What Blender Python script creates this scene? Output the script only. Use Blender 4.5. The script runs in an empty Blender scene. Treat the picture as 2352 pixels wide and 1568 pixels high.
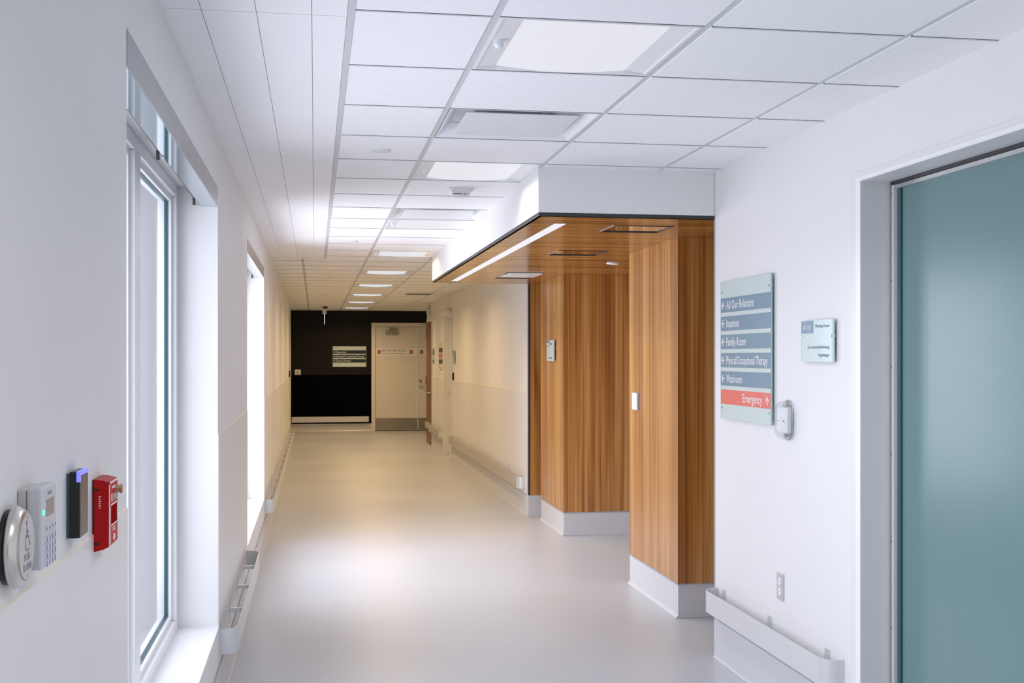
import bpy, math, random
from mathutils import Vector, Matrix
random.seed(7)
S = bpy.context.scene
C = S.collection
PI = math.pi
R = math.radians

# ------------------------------------------------------------------ camera, world, exposure, window daylight
EYE = 1.52
cam_d = bpy.data.cameras.new('camera'); cam = bpy.data.objects.new('camera', cam_d); C.objects.link(cam)
cam_d.sensor_width = 36; cam_d.lens = 36 * 2724 / 2352
cam_d.shift_y = 35 / 2352; cam_d.clip_start = 0.02; cam_d.clip_end = 200
cam.location = (0, 0, EYE); cam.rotation_euler = (R(90), 0, -R(9.44))
S.camera = cam
S.view_settings.view_transform = 'Standard'; S.view_settings.look = 'None'
S.view_settings.exposure = 0.0; S.view_settings.gamma = 1.0; S.view_settings.use_curve_mapping = False

w = bpy.data.worlds.new('world'); S.world = w; w.use_nodes = True
w.node_tree.nodes['Background'].inputs[0].default_value = (0.85, 0.875, 1.0, 1)
w.node_tree.nodes['Background'].inputs[1].default_value = 0.80

def area_light(name, loc, rot, sx, sy, power, color, spread=180):
    l = bpy.data.lights.new(name, 'AREA'); l.shape = 'RECTANGLE'; l.size = sx; l.size_y = sy
    l.energy = power; l.color = color; l.spread = R(spread)
    o = bpy.data.objects.new(name, l); C.objects.link(o); o.location = loc; o.rotation_euler = rot
    return o

DAY = (0.86, 0.885, 1.0)
WARM = (1.0, 0.67, 0.34)
# daylight that falls in through the windows of the left wall (size_x along Z, size_y along Y)
area_light('window_daylight', (-0.80, -0.80, 1.33), (0, -R(94), 0), 1.7, 2.3, 50, DAY, 170)  # comes through the added window, brightens the near corridor
area_light('window_daylight', (-0.80, 3.93, 1.33), (0, -R(84), 0), 1.7, 2.3, 46, DAY, 170)
area_light('window_daylight', (-0.80, 8.58, 1.33), (0, -R(80), 0), 1.7, 2.3, 95, DAY, 170)

# ------------------------------------------------------------------ materials
def mat(name, color, rough=0.6, metal=0.0, spec=0.5, noise=0.0, nscale=8.0, bump=0.0, bscale=200.0, emit=None, estr=0.0, coat=0.0):
    m = bpy.data.materials.new(name); m.use_nodes = True
    nt = m.node_tree; b = nt.nodes['Principled BSDF']
    b.inputs['Base Color'].default_value = (*color, 1); b.inputs['Roughness'].default_value = rough
    b.inputs['Metallic'].default_value = metal; b.inputs['Specular IOR Level'].default_value = spec
    b.inputs['Coat Weight'].default_value = coat
    if emit:
        b.inputs['Emission Color'].default_value = (*emit, 1); b.inputs['Emission Strength'].default_value = estr
    tc = nt.nodes.new('ShaderNodeTexCoord')
    if noise > 0:
        n = nt.nodes.new('ShaderNodeTexNoise'); n.inputs['Scale'].default_value = nscale; n.inputs['Detail'].default_value = 4
        nt.links.new(tc.outputs['Object'], n.inputs['Vector'])
        r = nt.nodes.new('ShaderNodeValToRGB')
        r.color_ramp.elements[0].position = 0.3; r.color_ramp.elements[1].position = 0.7
        r.color_ramp.elements[0].color = (*[c * (1 - noise) for c in color], 1)
        r.color_ramp.elements[1].color = (*[min(1, c * (1 + noise)) for c in color], 1)
        nt.links.new(n.outputs['Fac'], r.inputs['Fac']); nt.links.new(r.outputs['Color'], b.inputs['Base Color'])
    if bump > 0:
        n2 = nt.nodes.new('ShaderNodeTexNoise'); n2.inputs['Scale'].default_value = bscale
        nt.links.new(tc.outputs['Object'], n2.inputs['Vector'])
        bp = nt.nodes.new('ShaderNodeBump'); bp.inputs['Strength'].default_value = bump; bp.inputs['Distance'].default_value = 0.002
        nt.links.new(n2.outputs['Fac'], bp.inputs['Height']); nt.links.new(bp.outputs['Normal'], b.inputs['Normal'])
    return m

def wood_mat(name, scale_fine, scale_broad, rough, ca, cb, cc, broad=0.5, spec=0.5, coat=0.0, lo=0.37, hi=0.64):
    m = bpy.data.materials.new(name); m.use_nodes = True
    nt = m.node_tree; L = nt.links; b = nt.nodes['Principled BSDF']
    tc = nt.nodes.new('ShaderNodeTexCoord')
    def noise(sc, detail, dist=0.0):
        mp = nt.nodes.new('ShaderNodeMapping'); mp.inputs['Scale'].default_value = sc
        L.new(tc.outputs['Object'], mp.inputs['Vector'])
        n = nt.nodes.new('ShaderNodeTexNoise'); n.inputs['Scale'].default_value = 1.0
        n.inputs['Detail'].default_value = detail; n.inputs['Distortion'].default_value = dist
        L.new(mp.outputs['Vector'], n.inputs['Vector']); return n
    a = noise(scale_fine, 3, 0.2); c = noise(scale_broad, 3, 0.6)
    mx = nt.nodes.new('ShaderNodeMix'); mx.data_type = 'FLOAT'; mx.inputs[0].default_value = broad
    L.new(a.outputs['Fac'], mx.inputs[2]); L.new(c.outputs['Fac'], mx.inputs[3])
    r = nt.nodes.new('ShaderNodeValToRGB'); e = r.color_ramp.elements
    e[0].position = lo; e[0].color = (*ca, 1); e[1].position = hi; e[1].color = (*cc, 1)
    k = e.new(0.5); k.color = (*cb, 1)
    L.new(mx.outputs[0], r.inputs['Fac']); L.new(r.outputs['Color'], b.inputs['Base Color'])
    b.inputs['Roughness'].default_value = rough; b.inputs['Specular IOR Level'].default_value = spec
    b.inputs['Coat Weight'].default_value = coat; b.inputs['Coat Roughness'].default_value = 0.22
    return m

def glass_mat(name, tint, refl=0.12, rough=0.0, cut=0.3):
    m = bpy.data.materials.new(name); m.use_nodes = True
    nt = m.node_tree; L = nt.links
    for n in list(nt.nodes):
        if n.type != 'OUTPUT_MATERIAL': nt.nodes.remove(n)
    out = [n for n in nt.nodes if n.type == 'OUTPUT_MATERIAL'][0]
    t = nt.nodes.new('ShaderNodeBsdfTransparent'); t.inputs[0].default_value = (*tint, 1)
    g = nt.nodes.new('ShaderNodeBsdfGlossy'); g.inputs['Roughness'].default_value = rough
    f = nt.nodes.new('ShaderNodeLayerWeight'); f.inputs['Blend'].default_value = refl
    mx = nt.nodes.new('ShaderNodeMixShader')
    k = nt.nodes.new('ShaderNodeMath'); k.operation = 'MULTIPLY'; k.inputs[1].default_value = cut
    L.new(f.outputs['Fresnel'], k.inputs[0]); L.new(k.outputs[0], mx.inputs[0]); L.new(t.outputs[0], mx.inputs[1]); L.new(g.outputs[0], mx.inputs[2])
    L.new(mx.outputs[0], out.inputs['Surface'])
    return m

def frosted_mat(name, diff, trans, rough=0.3, spec=0.5):
    m = bpy.data.materials.new(name); m.use_nodes = True
    nt = m.node_tree; L = nt.links
    out = [n for n in nt.nodes if n.type == 'OUTPUT_MATERIAL'][0]; b = nt.nodes['Principled BSDF']
    b.inputs['Base Color'].default_value = (*diff, 1); b.inputs['Roughness'].default_value = rough
    b.inputs['Specular IOR Level'].default_value = spec
    t = nt.nodes.new('ShaderNodeBsdfTranslucent'); t.inputs[0].default_value = (*trans, 1)
    mx = nt.nodes.new('ShaderNodeMixShader'); mx.inputs[0].default_value = 0.4
    L.new(b.outputs[0], mx.inputs[1]); L.new(t.outputs[0], mx.inputs[2]); L.new(mx.outputs[0], out.inputs['Surface'])
    return m

M = {}
M['paint'] = mat('wall_paint', (0.765, 0.76, 0.75), 0.55, noise=0.012, nscale=3, bump=0.08, bscale=350)
M['panel'] = mat('wainscot_sheet', (0.775, 0.77, 0.765), 0.38, noise=0.01, nscale=2)
M['caulk'] = mat('cream_caulk', (0.78, 0.72, 0.60), 0.6)
M['tile'] = mat('ceiling_tile', (0.90, 0.90, 0.90), 0.85, noise=0.012, nscale=30, bump=0.15, bscale=500)
M['tee'] = mat('ceiling_tee', (0.60, 0.62, 0.64), 0.45)
M['plank'] = mat('ceiling_plank', (0.90, 0.90, 0.90), 0.6, noise=0.01, nscale=2)
M['gap'] = mat('joint_shadow_gap', (0.20, 0.215, 0.23), 0.8)
M['white_trim'] = mat('white_trim', (0.82, 0.83, 0.84), 0.35)
M['frame_paint'] = mat('door_frame_paint', (0.74, 0.74, 0.73), 0.4)
M['black'] = mat('black_paint', (0.006, 0.0045, 0.004), 0.6, spec=0.25, noise=0.2, nscale=6, bump=0.2, bscale=300)
M['black_sheet'] = mat('black_sheet', (0.0008, 0.0008, 0.0008), 0.5, spec=0.03)
M['vinyl_base'] = mat('vinyl_cove_base', (0.60, 0.605, 0.62), 0.35, noise=0.02, nscale=150)
M['base_cap'] = mat('base_cap', (0.33, 0.36, 0.37), 0.4)
M['alu'] = mat('brushed_aluminium', (0.62, 0.63, 0.63), 0.35, metal=0.9)
M['rail'] = mat('satin_rail', (0.66, 0.67, 0.67), 0.38, metal=0.35)
M['rail_dark'] = mat('satin_rail_side', (0.52, 0.50, 0.46), 0.4, metal=0.4)
M['steel'] = mat('stainless_steel', (0.36, 0.32, 0.25), 0.32, metal=1.0, noise=0.06, nscale=12)
M['mirror'] = mat('polished_metal', (0.74, 0.78, 0.80), 0.06, metal=1.0)
M['mirror_blue_reflection'] = mat('blue_reflection_metal', (0.50, 0.60, 0.64), 0.05, metal=1.0)  # aluminium tinted blue to paint in its bluish reflections
M['fascia'] = mat('satin_fascia', (0.20, 0.215, 0.23), 0.12, spec=0.35)
M['fixture_hardware'] = mat('dark_hardware', (0.03, 0.035, 0.035), 0.5)
M['charcoal'] = mat('charcoal_trim', (0.03, 0.03, 0.03), 0.5)
M['red'] = mat('red_plastic', (0.46, 0.001, 0.002), 0.4, spec=0.25)
M['red_face'] = mat('red_face', (0.56, 0.02, 0.025), 0.5, spec=0.3)
M['red_deep'] = mat('red_recess', (0.28, 0.001, 0.002), 0.9, spec=0.02)
M['white_ink'] = mat('white_ink', (0.82, 0.80, 0.80), 0.5)
M['black_ink'] = mat('black_ink', (0.02, 0.02, 0.02), 0.5)
M['grey_ink'] = mat('grey_ink', (0.13, 0.19, 0.20), 0.5)
M['brass'] = mat('brass', (0.55, 0.44, 0.28), 0.28, metal=1.0)
M['nickel'] = mat('satin_nickel', (0.66, 0.62, 0.56), 0.24, metal=0.9)
M['device_black'] = mat('device_black', (0.004, 0.004, 0.004), 0.35)
M['device_front'] = mat('device_front', (0.10, 0.095, 0.09), 0.3)
M['device_white'] = mat('device_white', (0.60, 0.61, 0.635), 0.4)
M['device_side'] = mat('device_warm_white', (0.58, 0.555, 0.53), 0.45)
M['screen'] = mat('keypad_screen', (0.30, 0.27, 0.27), 0.15)
M['key_face'] = mat('keypad_key', (0.72, 0.74, 0.80), 0.4)
M['key_dark'] = mat('keypad_legend', (0.22, 0.24, 0.30), 0.5)
M['blue_led'] = mat('blue_led', (0.1, 0.1, 0.8), 0.4, emit=(0.16, 0.18, 1.0), estr=1.3)
M['green_led'] = mat('green_led', (0.1, 0.8, 0.5), 0.4, emit=(0.2, 1.0, 0.6), estr=0.8)
M['sign_glass'] = mat('sign_glass', (0.60, 0.73, 0.71), 0.12, coat=0.3)
M['sign_edge'] = mat('sign_glass_edge', (0.38, 0.58, 0.58), 0.2)
M['sign_navy'] = mat('sign_navy', (0.135, 0.245, 0.33), 0.3)
M['sign_dark'] = mat('sign_dark', (0.012, 0.022, 0.032), 0.3)
M['sign_red'] = mat('sign_red', (0.74, 0.13, 0.085), 0.3)
M['sticker_red'] = mat('sticker_red', (0.42, 0.012, 0.02), 0.4)
M['sticker_white'] = mat('sticker_white', (0.88, 0.87, 0.86), 0.4)
M['door_paint'] = mat('cream_door_paint', (0.78, 0.74, 0.68), 0.4, noise=0.015, nscale=2)
M['door_wood'] = wood_mat('brown_door_veneer', (30, 30, 0.8), (6, 6, 0.4), 0.35, (0.10, 0.035, 0.008), (0.17, 0.065, 0.018), (0.22, 0.09, 0.03))
M['clear'] = glass_mat('window_glass', (0.945, 0.945, 0.96), 0.10)
M['clear_plastic'] = glass_mat('clear_plastic', (0.96, 0.97, 0.98), 0.3, 0.08, 0.25)
M['gasket'] = mat('teal_gasket', (0.025, 0.09, 0.10), 0.3)
M['frosted'] = frosted_mat('frosted_green_glass', (0.22, 0.36, 0.36), (0.46, 0.68, 0.67), 0.24, 0.8)
M['diffuser'] = mat('light_diffuser', (0.1, 0.1, 0.1), 0.5, emit=(0.885, 0.90, 0.98), estr=0.75)
M['strip'] = mat('light_strip', (0.1, 0.1, 0.1), 0.5, emit=(0.90, 0.90, 0.97), estr=0.86)
M['exit_glow'] = mat('edge_lit_acrylic', (0.5, 0.6, 0.7), 0.2, emit=(0.72, 0.86, 1.0), estr=0.8)
M['plaque'] = mat('diffuser_plaque', (0.74, 0.76, 0.77), 0.5)
M['duct'] = mat('duct_grey', (0.45, 0.50, 0.50), 0.6)
M['detector'] = mat('detector_plastic', (0.72, 0.73, 0.72), 0.45)
M['wood_v'] = wood_mat('vertical_grain_wood', (65, 65, 0.4), (10, 10, 0.30), 0.34, (0.19, 0.052, 0.005), (0.42, 0.17, 0.032), (0.62, 0.32, 0.10), 0.6, 0.7, 0.6)
M['wood_h'] = wood_mat('soffit_grain_wood', (0.35, 48, 40), (0.25, 13, 13), 0.20, (0.20, 0.068, 0.010), (0.40, 0.17, 0.04), (0.58, 0.29, 0.09), 0.45, 0.45, 0.0, 0.42, 0.58)

def floor_mat():
    m = bpy.data.materials.new('sheet_vinyl_floor'); m.use_nodes = True
    nt = m.node_tree; L = nt.links; b = nt.nodes['Principled BSDF']
    tc = nt.nodes.new('ShaderNodeTexCoord')
    n1 = nt.nodes.new('ShaderNodeTexNoise'); n1.inputs['Scale'].default_value = 260; n1.inputs['Detail'].default_value = 2
    n2 = nt.nodes.new('ShaderNodeTexNoise'); n2.inputs['Scale'].default_value = 0.9; n2.inputs['Detail'].default_value = 5
    L.new(tc.outputs['Object'], n1.inputs['Vector']); L.new(tc.outputs['Object'], n2.inputs['Vector'])
    mx = nt.nodes.new('ShaderNodeMix'); mx.data_type = 'FLOAT'; mx.inputs[0].default_value = 0.6
    L.new(n1.outputs['Fac'], mx.inputs[2]); L.new(n2.outputs['Fac'], mx.inputs[3])
    r = nt.nodes.new('ShaderNodeValToRGB'); e = r.color_ramp.elements
    e[0].position = 0.3; e[0].color = (0.475, 0.50, 0.535, 1); e[1].position = 0.7; e[1].color = (0.535, 0.56, 0.595, 1)
    L.new(mx.outputs[0], r.inputs['Fac']); L.new(r.outputs['Color'], b.inputs['Base Color'])
    rr = nt.nodes.new('ShaderNodeMapRange'); rr.inputs['To Min'].default_value = 0.30; rr.inputs['To Max'].default_value = 0.42
    L.new(n2.outputs['Fac'], rr.inputs['Value']); L.new(rr.outputs['Result'], b.inputs['Roughness'])
    b.inputs['Specular IOR Level'].default_value = 0.4
    return m
M['floor'] = floor_mat()

# ------------------------------------------------------------------ mesh helpers
class MB:
    def __init__(self): self.v = []; self.f = []; self.mi = []; self.sm = []; self.mats = []
    def _m(self, m):
        m = M[m]
        if m not in self.mats: self.mats.append(m)
        return self.mats.index(m)
    def add(self, vs, fs, m, smooth=False):
        o = len(self.v); self.v += [tuple(p) for p in vs]; k = self._m(m)
        for f in fs: self.f.append([o + i for i in f]); self.mi.append(k); self.sm.append(smooth)
        return self
    def box(self, x0, x1, y0, y1, z0, z1, m):
        if x0 > x1: x0, x1 = x1, x0
        if y0 > y1: y0, y1 = y1, y0
        if z0 > z1: z0, z1 = z1, z0
        vs = [(x0,y0,z0),(x1,y0,z0),(x1,y1,z0),(x0,y1,z0),(x0,y0,z1),(x1,y0,z1),(x1,y1,z1),(x0,y1,z1)]
        return self.add(vs, [(3,2,1,0),(4,5,6,7),(0,1,5,4),(1,2,6,5),(2,3,7,6),(3,0,4,7)], m)
    def prism(self, poly, a0, a1, axis, m, smooth=False):
        # poly: 2D points; extruded along axis ('x': poly=(y,z), 'y': poly=(x,z), 'z': poly=(x,y))
        def P(p, a): return {'x': (a, p[0], p[1]), 'y': (p[0], a, p[1]), 'z': (p[0], p[1], a)}[axis]
        n = len(poly)
        A = [P(p, a0) for p in poly]; B = [P(p, a1) for p in poly]
        self.add(A, [tuple(range(n))[::-1]], m); self.add(B, [tuple(range(n))], m)
        self.add(A + B, [(i, (i+1) % n, n + (i+1) % n, n + i) for i in range(n)], m, smooth)
        return self
    def cyl(self, c, r, a0, a1, axis, m, n=32, r2=None, ry=None):
        r2 = r if r2 is None else r2
        ry = 1.0 if ry is None else ry
        def P(t, rad, a):
            u, v = rad * math.cos(t), rad * math.sin(t) * ry
            return {'x': (a, c[0]+u, c[1]+v), 'y': (c[0]+u, a, c[1]+v), 'z': (c[0]+u, c[1]+v, a)}[axis]
        A = [P(2*PI*i/n, r, a0) for i in range(n)]; B = [P(2*PI*i/n, r2, a1) for i in range(n)]
        self.add(A, [tuple(range(n))[::-1]], m); self.add(B, [tuple(range(n))], m)
        self.add(A + B, [(i, (i+1) % n, n + (i+1) % n, n + i) for i in range(n)], m, True)
        return self
    def lathe(self, c, prof, axis, m, n=40):
        # prof: list of (radius, offset along axis)
        def P(t, rad, a):
            u, v = rad * math.cos(t), rad * math.sin(t)
            return {'y': (c[0]+u, c[1]+a, c[2]+v), 'z': (c[0]+u, c[1]+v, c[2]+a)}[axis]
        vs = []
        for (rad, a) in prof: vs += [P(2*PI*i/n, max(rad, 1e-5), a) for i in range(n)]
        fs = [(j*n+i, j*n+(i+1) % n, (j+1)*n+(i+1) % n, (j+1)*n+i) for j in range(len(prof)-1) for i in range(n)]
        return self.add(vs, fs, m, True)
    def ribbon(self, path, z0, z1, t, m):
        # vertical sheet following a plan path (x,y), thickness t
        n = len(path); L = []; Rr = []
        for i, p in enumerate(path):
            a = path[max(0, i-1)]; b = path[min(n-1, i+1)]
            d = Vector((b[0]-a[0], b[1]-a[1])).normalized(); q = Vector((-d.y, d.x)) * t / 2
            L.append((p[0]+q.x, p[1]+q.y)); Rr.append((p[0]-q.x, p[1]-q.y))
        vs = [(*p, z0) for p in L] + [(*p, z0) for p in Rr] + [(*p, z1) for p in L] + [(*p, z1) for p in Rr]
        fs = []
        for i in range(n-1):
            fs.append((i, i+1, 2*n+i+1, 2*n+i)); fs.append((n+i+1, n+i, 3*n+i, 3*n+i+1))
        self.add(vs, fs, m, True)
        cap = [(2*n+i, 2*n+i+1, 3*n+i+1, 3*n+i) for i in range(n-1)] + [(n+i, n+i+1, i+1, i) for i in range(n-1)]
        cap += [(0, n, 3*n, 2*n), (n-1, 2*n-1+n-n, 0, 0)][:1] + [(2*n-1, n-1, 3*n-1, 4*n-1)]
        self.add(vs, cap, m)
        return self
    def build(self, name, parent=None, loc=None, bevel=0.0, rot=None):
        me = bpy.data.meshes.new(name); me.from_pydata(self.v, [], self.f)
        for m in self.mats: me.materials.append(m)
        for p, k, s in zip(me.polygons, self.mi, self.sm): p.material_index = k; p.use_smooth = s
        me.validate(); me.update()
        import bmesh
        bm = bmesh.new(); bm.from_mesh(me); bmesh.ops.recalc_face_normals(bm, faces=bm.faces); bm.to_mesh(me); bm.free()
        o = bpy.data.objects.new(name, me); C.objects.link(o)
        if parent: o.parent = parent
        if loc: o.location = loc
        if rot: o.rotation_euler = rot
        if bevel > 0:
            b = o.modifiers.new('edge', 'BEVEL'); b.width = bevel; b.segments = 3; b.limit_method = 'ANGLE'; b.angle_limit = R(40)
        return o

def thing(name, label, cat, loc=(0,0,0), rz=0.0, group=None):
    o = bpy.data.objects.new(name, None); C.objects.link(o); o.empty_display_size = 0.05
    o.location = loc; o.rotation_euler = (0, 0, rz); o['label'] = label; o['category'] = cat
    if group: o['group'] = group
    return o
def tag(o, label, cat, group=None, kind=None):
    o['label'] = label; o['category'] = cat
    if group: o['group'] = group
    if kind: o['kind'] = kind
    return o
def struct(o, label, cat): return tag(o, label, cat, kind='structure')
def sthing(name, label, cat, loc=(0,0,0), rz=0.0):
    o = thing(name, label, cat, loc, rz); o['kind'] = 'structure'; return o
def dup(root, loc, label, rz=None):
    r = root.copy(); C.objects.link(r); r.location = loc; r['label'] = label
    if rz is not None: r.rotation_euler = (0, 0, rz)
    for ch in list(root.children):
        c = ch.copy(); C.objects.link(c); c.parent = r
        for g in list(ch.children):
            d = g.copy(); C.objects.link(d); d.parent = c
    return r
def text(name, s, parent, x, z, y, height, m, width=None, align='LEFT', label=None, spacing=1.0, cap=0.70):
    # lettering on a face whose outward normal is local -Y; height = capital height
    cu = bpy.data.curves.new(name, 'FONT'); cu.body = s; cu.size = height / cap; cu.extrude = 0.00015
    cu.resolution_u = 3; cu.space_character = spacing
    t = bpy.data.objects.new(name, cu); C.objects.link(t)
    dg = bpy.context.evaluated_depsgraph_get(); dg.update()
    me = bpy.data.meshes.new_from_object(t.evaluated_get(dg)); bpy.data.objects.remove(t)
    xs = [v.co.x for v in me.vertices]; x0, x1 = min(xs), max(xs)
    k = (width / (x1 - x0)) if width else 1.0
    wd = (x1 - x0) * k
    ox = {'LEFT': 0, 'CENTER': -wd/2, 'RIGHT': -wd}[align]
    for v in me.vertices:
        v.co = Vector(((v.co.x - x0) * k + ox, -v.co.z, v.co.y))
    me.materials.clear(); me.materials.append(M[m]); me.update()
    o = bpy.data.objects.new(name, me); C.objects.link(o); o.parent = parent; o.location = (x, y, z)
    if label: o['label'] = label
    return o
LEFTW, RIGHTW, BACKW = R(90), -R(90), 0.0     # rotation of things mounted on each wall (local -Y faces the corridor)

XL, XR, H = -0.406, 2.0, 2.458
ZT = 2.62                                        # top of the shell above the ceiling
Y0, YB = -4.0, 24.4

# ------------------------------------------------------------------ floor
b = MB(); b.box(-0.66, 3.6, Y0, YB + 0.3, -0.1, 0, 'floor')
struct(b.build('floor'), 'pale glossy sheet vinyl corridor floor', 'floor')

# ------------------------------------------------------------------ ceiling
TEES = [0.0, 0.494, 1.1035, 1.713]
ROW0 = 3.235; P = 0.6096
rows = [ROW0 + P * k for k in range(-12, 36)]
LIGHTK = [-8, -4, 0, 4, 8, 12, 16, 20, 24, 28, 32]
DIFFK = [2, 7]
xs_near = [(0.109, 0.482), (0.506, 1.0915), (1.1155, 1.701), (1.725, XR)]
xs_far = [(XL - 0.07, -0.128), (-0.104, 0.482)] + xs_near[1:3] + [(1.725, XR)]
YSPLIT = 11.45
b = MB()
for i, y in enumerate(rows):
    k = i - 12; ya, yb = y + 0.0065, min(y + P - 0.0065, YB)
    if ya > YB - 0.02: continue
    for seg in (0, 1):
        for ci, (xa, xb) in enumerate(xs_near if seg == 0 else xs_far):
            if ci == (1 if seg == 0 else 2) and (k in LIGHTK or k in DIFFK): 
                continue
            a, c = (ya, min(yb, YSPLIT)) if seg == 0 else (max(ya, YSPLIT), yb)
            if c - a < 0.01: continue
            if xa >= 1.09 and a < 11.13 and c > 5.76:
                if a < 5.76: c2 = 5.76; b.box(xa, xb, a, c2, H, H + 0.016, 'tile'); continue
                if c > 11.13: a = 11.13
                else: continue
            xb2 = 3.3 if (ci == len(xs_far) - 1 and seg == 1 and a > 21.4) else xb
            b.box(xa, xb2, a, c, H, H + 0.016, 'tile')
cl = b.build('ceiling', bevel=0.0)
struct(cl, 'white suspended tile ceiling with square lay-in tiles', 'ceiling')
b = MB()
for x in TEES[1:]:
    segs = [(Y0, YB)]
    if x > 1.09: segs = [(Y0, 5.76), (11.13, YB)]
    for (a, c) in segs: b.box(x - 0.0118, x + 0.0118, a, c, H + 0.003, H + 0.03, 'tee')
b.box(0.088, 0.1085, Y0, YSPLIT, H - 0.001, H + 0.03, 'tee')
b.box(-0.1278, -0.1042, YSPLIT, YB, H + 0.003, H + 0.03, 'tee')
for i, y in enumerate(rows):
    if y > YB: continue
    x0 = 0.11 if y < YSPLIT else XL
    x1 = 1.09 if 5.76 < y < 11.13 else XR
    for (xa, xb) in ([(x0, TEES[1] - 0.0118), (TEES[1] + 0.0118, TEES[2] - 0.0118), (TEES[2] + 0.0118, TEES[3] - 0.0118), (TEES[3] + 0.0118, XR)]):
        xb = min(xb, x1)
        if xb - xa < 0.02: continue
        b.box(xa, xb, y - 0.012, y + 0.012, H + 0.010, H + 0.0135, 'gap')
        b.box(xa, xb, y - 0.0046, y + 0.0046, H - 0.0012, H + 0.010, 'gap'); b.box(xa, xb, y - 0.0042, y + 0.0046, H - 0.0022, H - 0.0012, 'tee')
struct(b.build('trim_1'), 'grey ceiling tee grid between the tiles', 'ceiling grid')
b = MB(); pl = [(XL, -0.304), (-0.302, -0.158), (-0.156, -0.009), (-0.007, 0.087)]
for (ya, yb) in [(Y0, -0.1), (-0.097, 3.30), (3.303, 6.70), (6.703, YSPLIT - 0.012)]:
    for (xa, xb) in pl: b.box(xa, xb, ya, yb, H, H + 0.003, 'plank')
b.box(XL, 0.11, Y0, YSPLIT, H + 0.004, H + 0.02, 'tee')
b.box(XL, 0.109, YSPLIT - 0.01, YSPLIT + 0.02, H - 0.001, H + 0.03, 'white_trim')
struct(b.build('ceiling_planks'), 'long white ceiling planks along the window wall', 'ceiling')
b = MB(); b.box(-0.66, 3.6, Y0 - 0.1, YB + 0.3, ZT, ZT + 0.08, 'paint')  # unseen cover added to keep outside light from leaking through the ceiling
struct(b.build('ceiling_slab'), 'unseen deck added above the suspended ceiling against light leaks', 'ceiling')

# ------------------------------------------------------------------ left wall with two window openings and one added unseen behind the camera
W1, W2, W3 = (2.695, 5.17), (7.36, 9.79), (-2.03, 0.44); ZS, ZH = 0.37, 2.238
XO = -0.656
b = MB()
b.box(XO, XL, Y0, W3[0], 0, ZT, 'paint'); b.box(XO, XL, W3[1], W1[0], 0, ZT, 'paint'); b.box(XO, XL, W1[1], W2[0], 0, ZT, 'paint')
b.box(XO, XL, W2[1], 19.6, 0, ZT, 'paint'); b.box(XO, -0.472, 19.6, YB + 0.2, 0, ZT, 'paint')
for (a, c) in (W1, W2, W3):
    b.box(XO, XL, a, c, 0, ZS, 'paint'); b.box(XO, XL, a, c, ZH, ZT, 'paint')
struct(b.build('wall_left'), 'white left corridor wall with deep window openings', 'wall')
b = MB()
for (a, c) in [(Y0, W3[0] - 0.001), (W3[1] + 0.001, W1[0] - 0.001), (W1[1] + 0.001, W2[0] - 0.001), (W2[1] + 0.001, 19.6)]:
    b.box(XL - 0.001, XL + 0.003, a, c, 0.2, 1.188, 'panel')
    b.prism([(XL, 1.193), (XL + 0.0035, 1.189), (XL + 0.003, 1.188), (XL, 1.188)], a, c, 'y', 'caulk')
struct(b.build('trim_2'), 'smooth wainscot sheet on the lower left wall', 'wainscot')

def baseboard(name, segs, label):
    # segs: (axis, fixed, a, b, outward sign)
    b = MB()
    for (ax, f, a, c, s) in segs:
        prof = [(f, 0.197), (f + s*0.006, 0.197), (f + s*0.006, 0.016), (f + s*0.008, 0.006), (f + s*0.012, 0.001), (f, 0.001)]
        cap = [(f, 0.2015), (f + s*0.007, 0.2015), (f + s*0.007, 0.197), (f, 0.197)]
        b.prism(prof, a, c, 'y' if ax == 'x' else 'x', 'vinyl_base'); b.prism(cap, a, c, 'y' if ax == 'x' else 'x', 'base_cap')
    return struct(b.build(name), label, 'baseboard')
baseboard('baseboard_left', [('x', XL, Y0, 19.6, 1), ('x', -0.472, 19.6, YB, 1)], 'tall vinyl cove base along the left wall')

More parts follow.
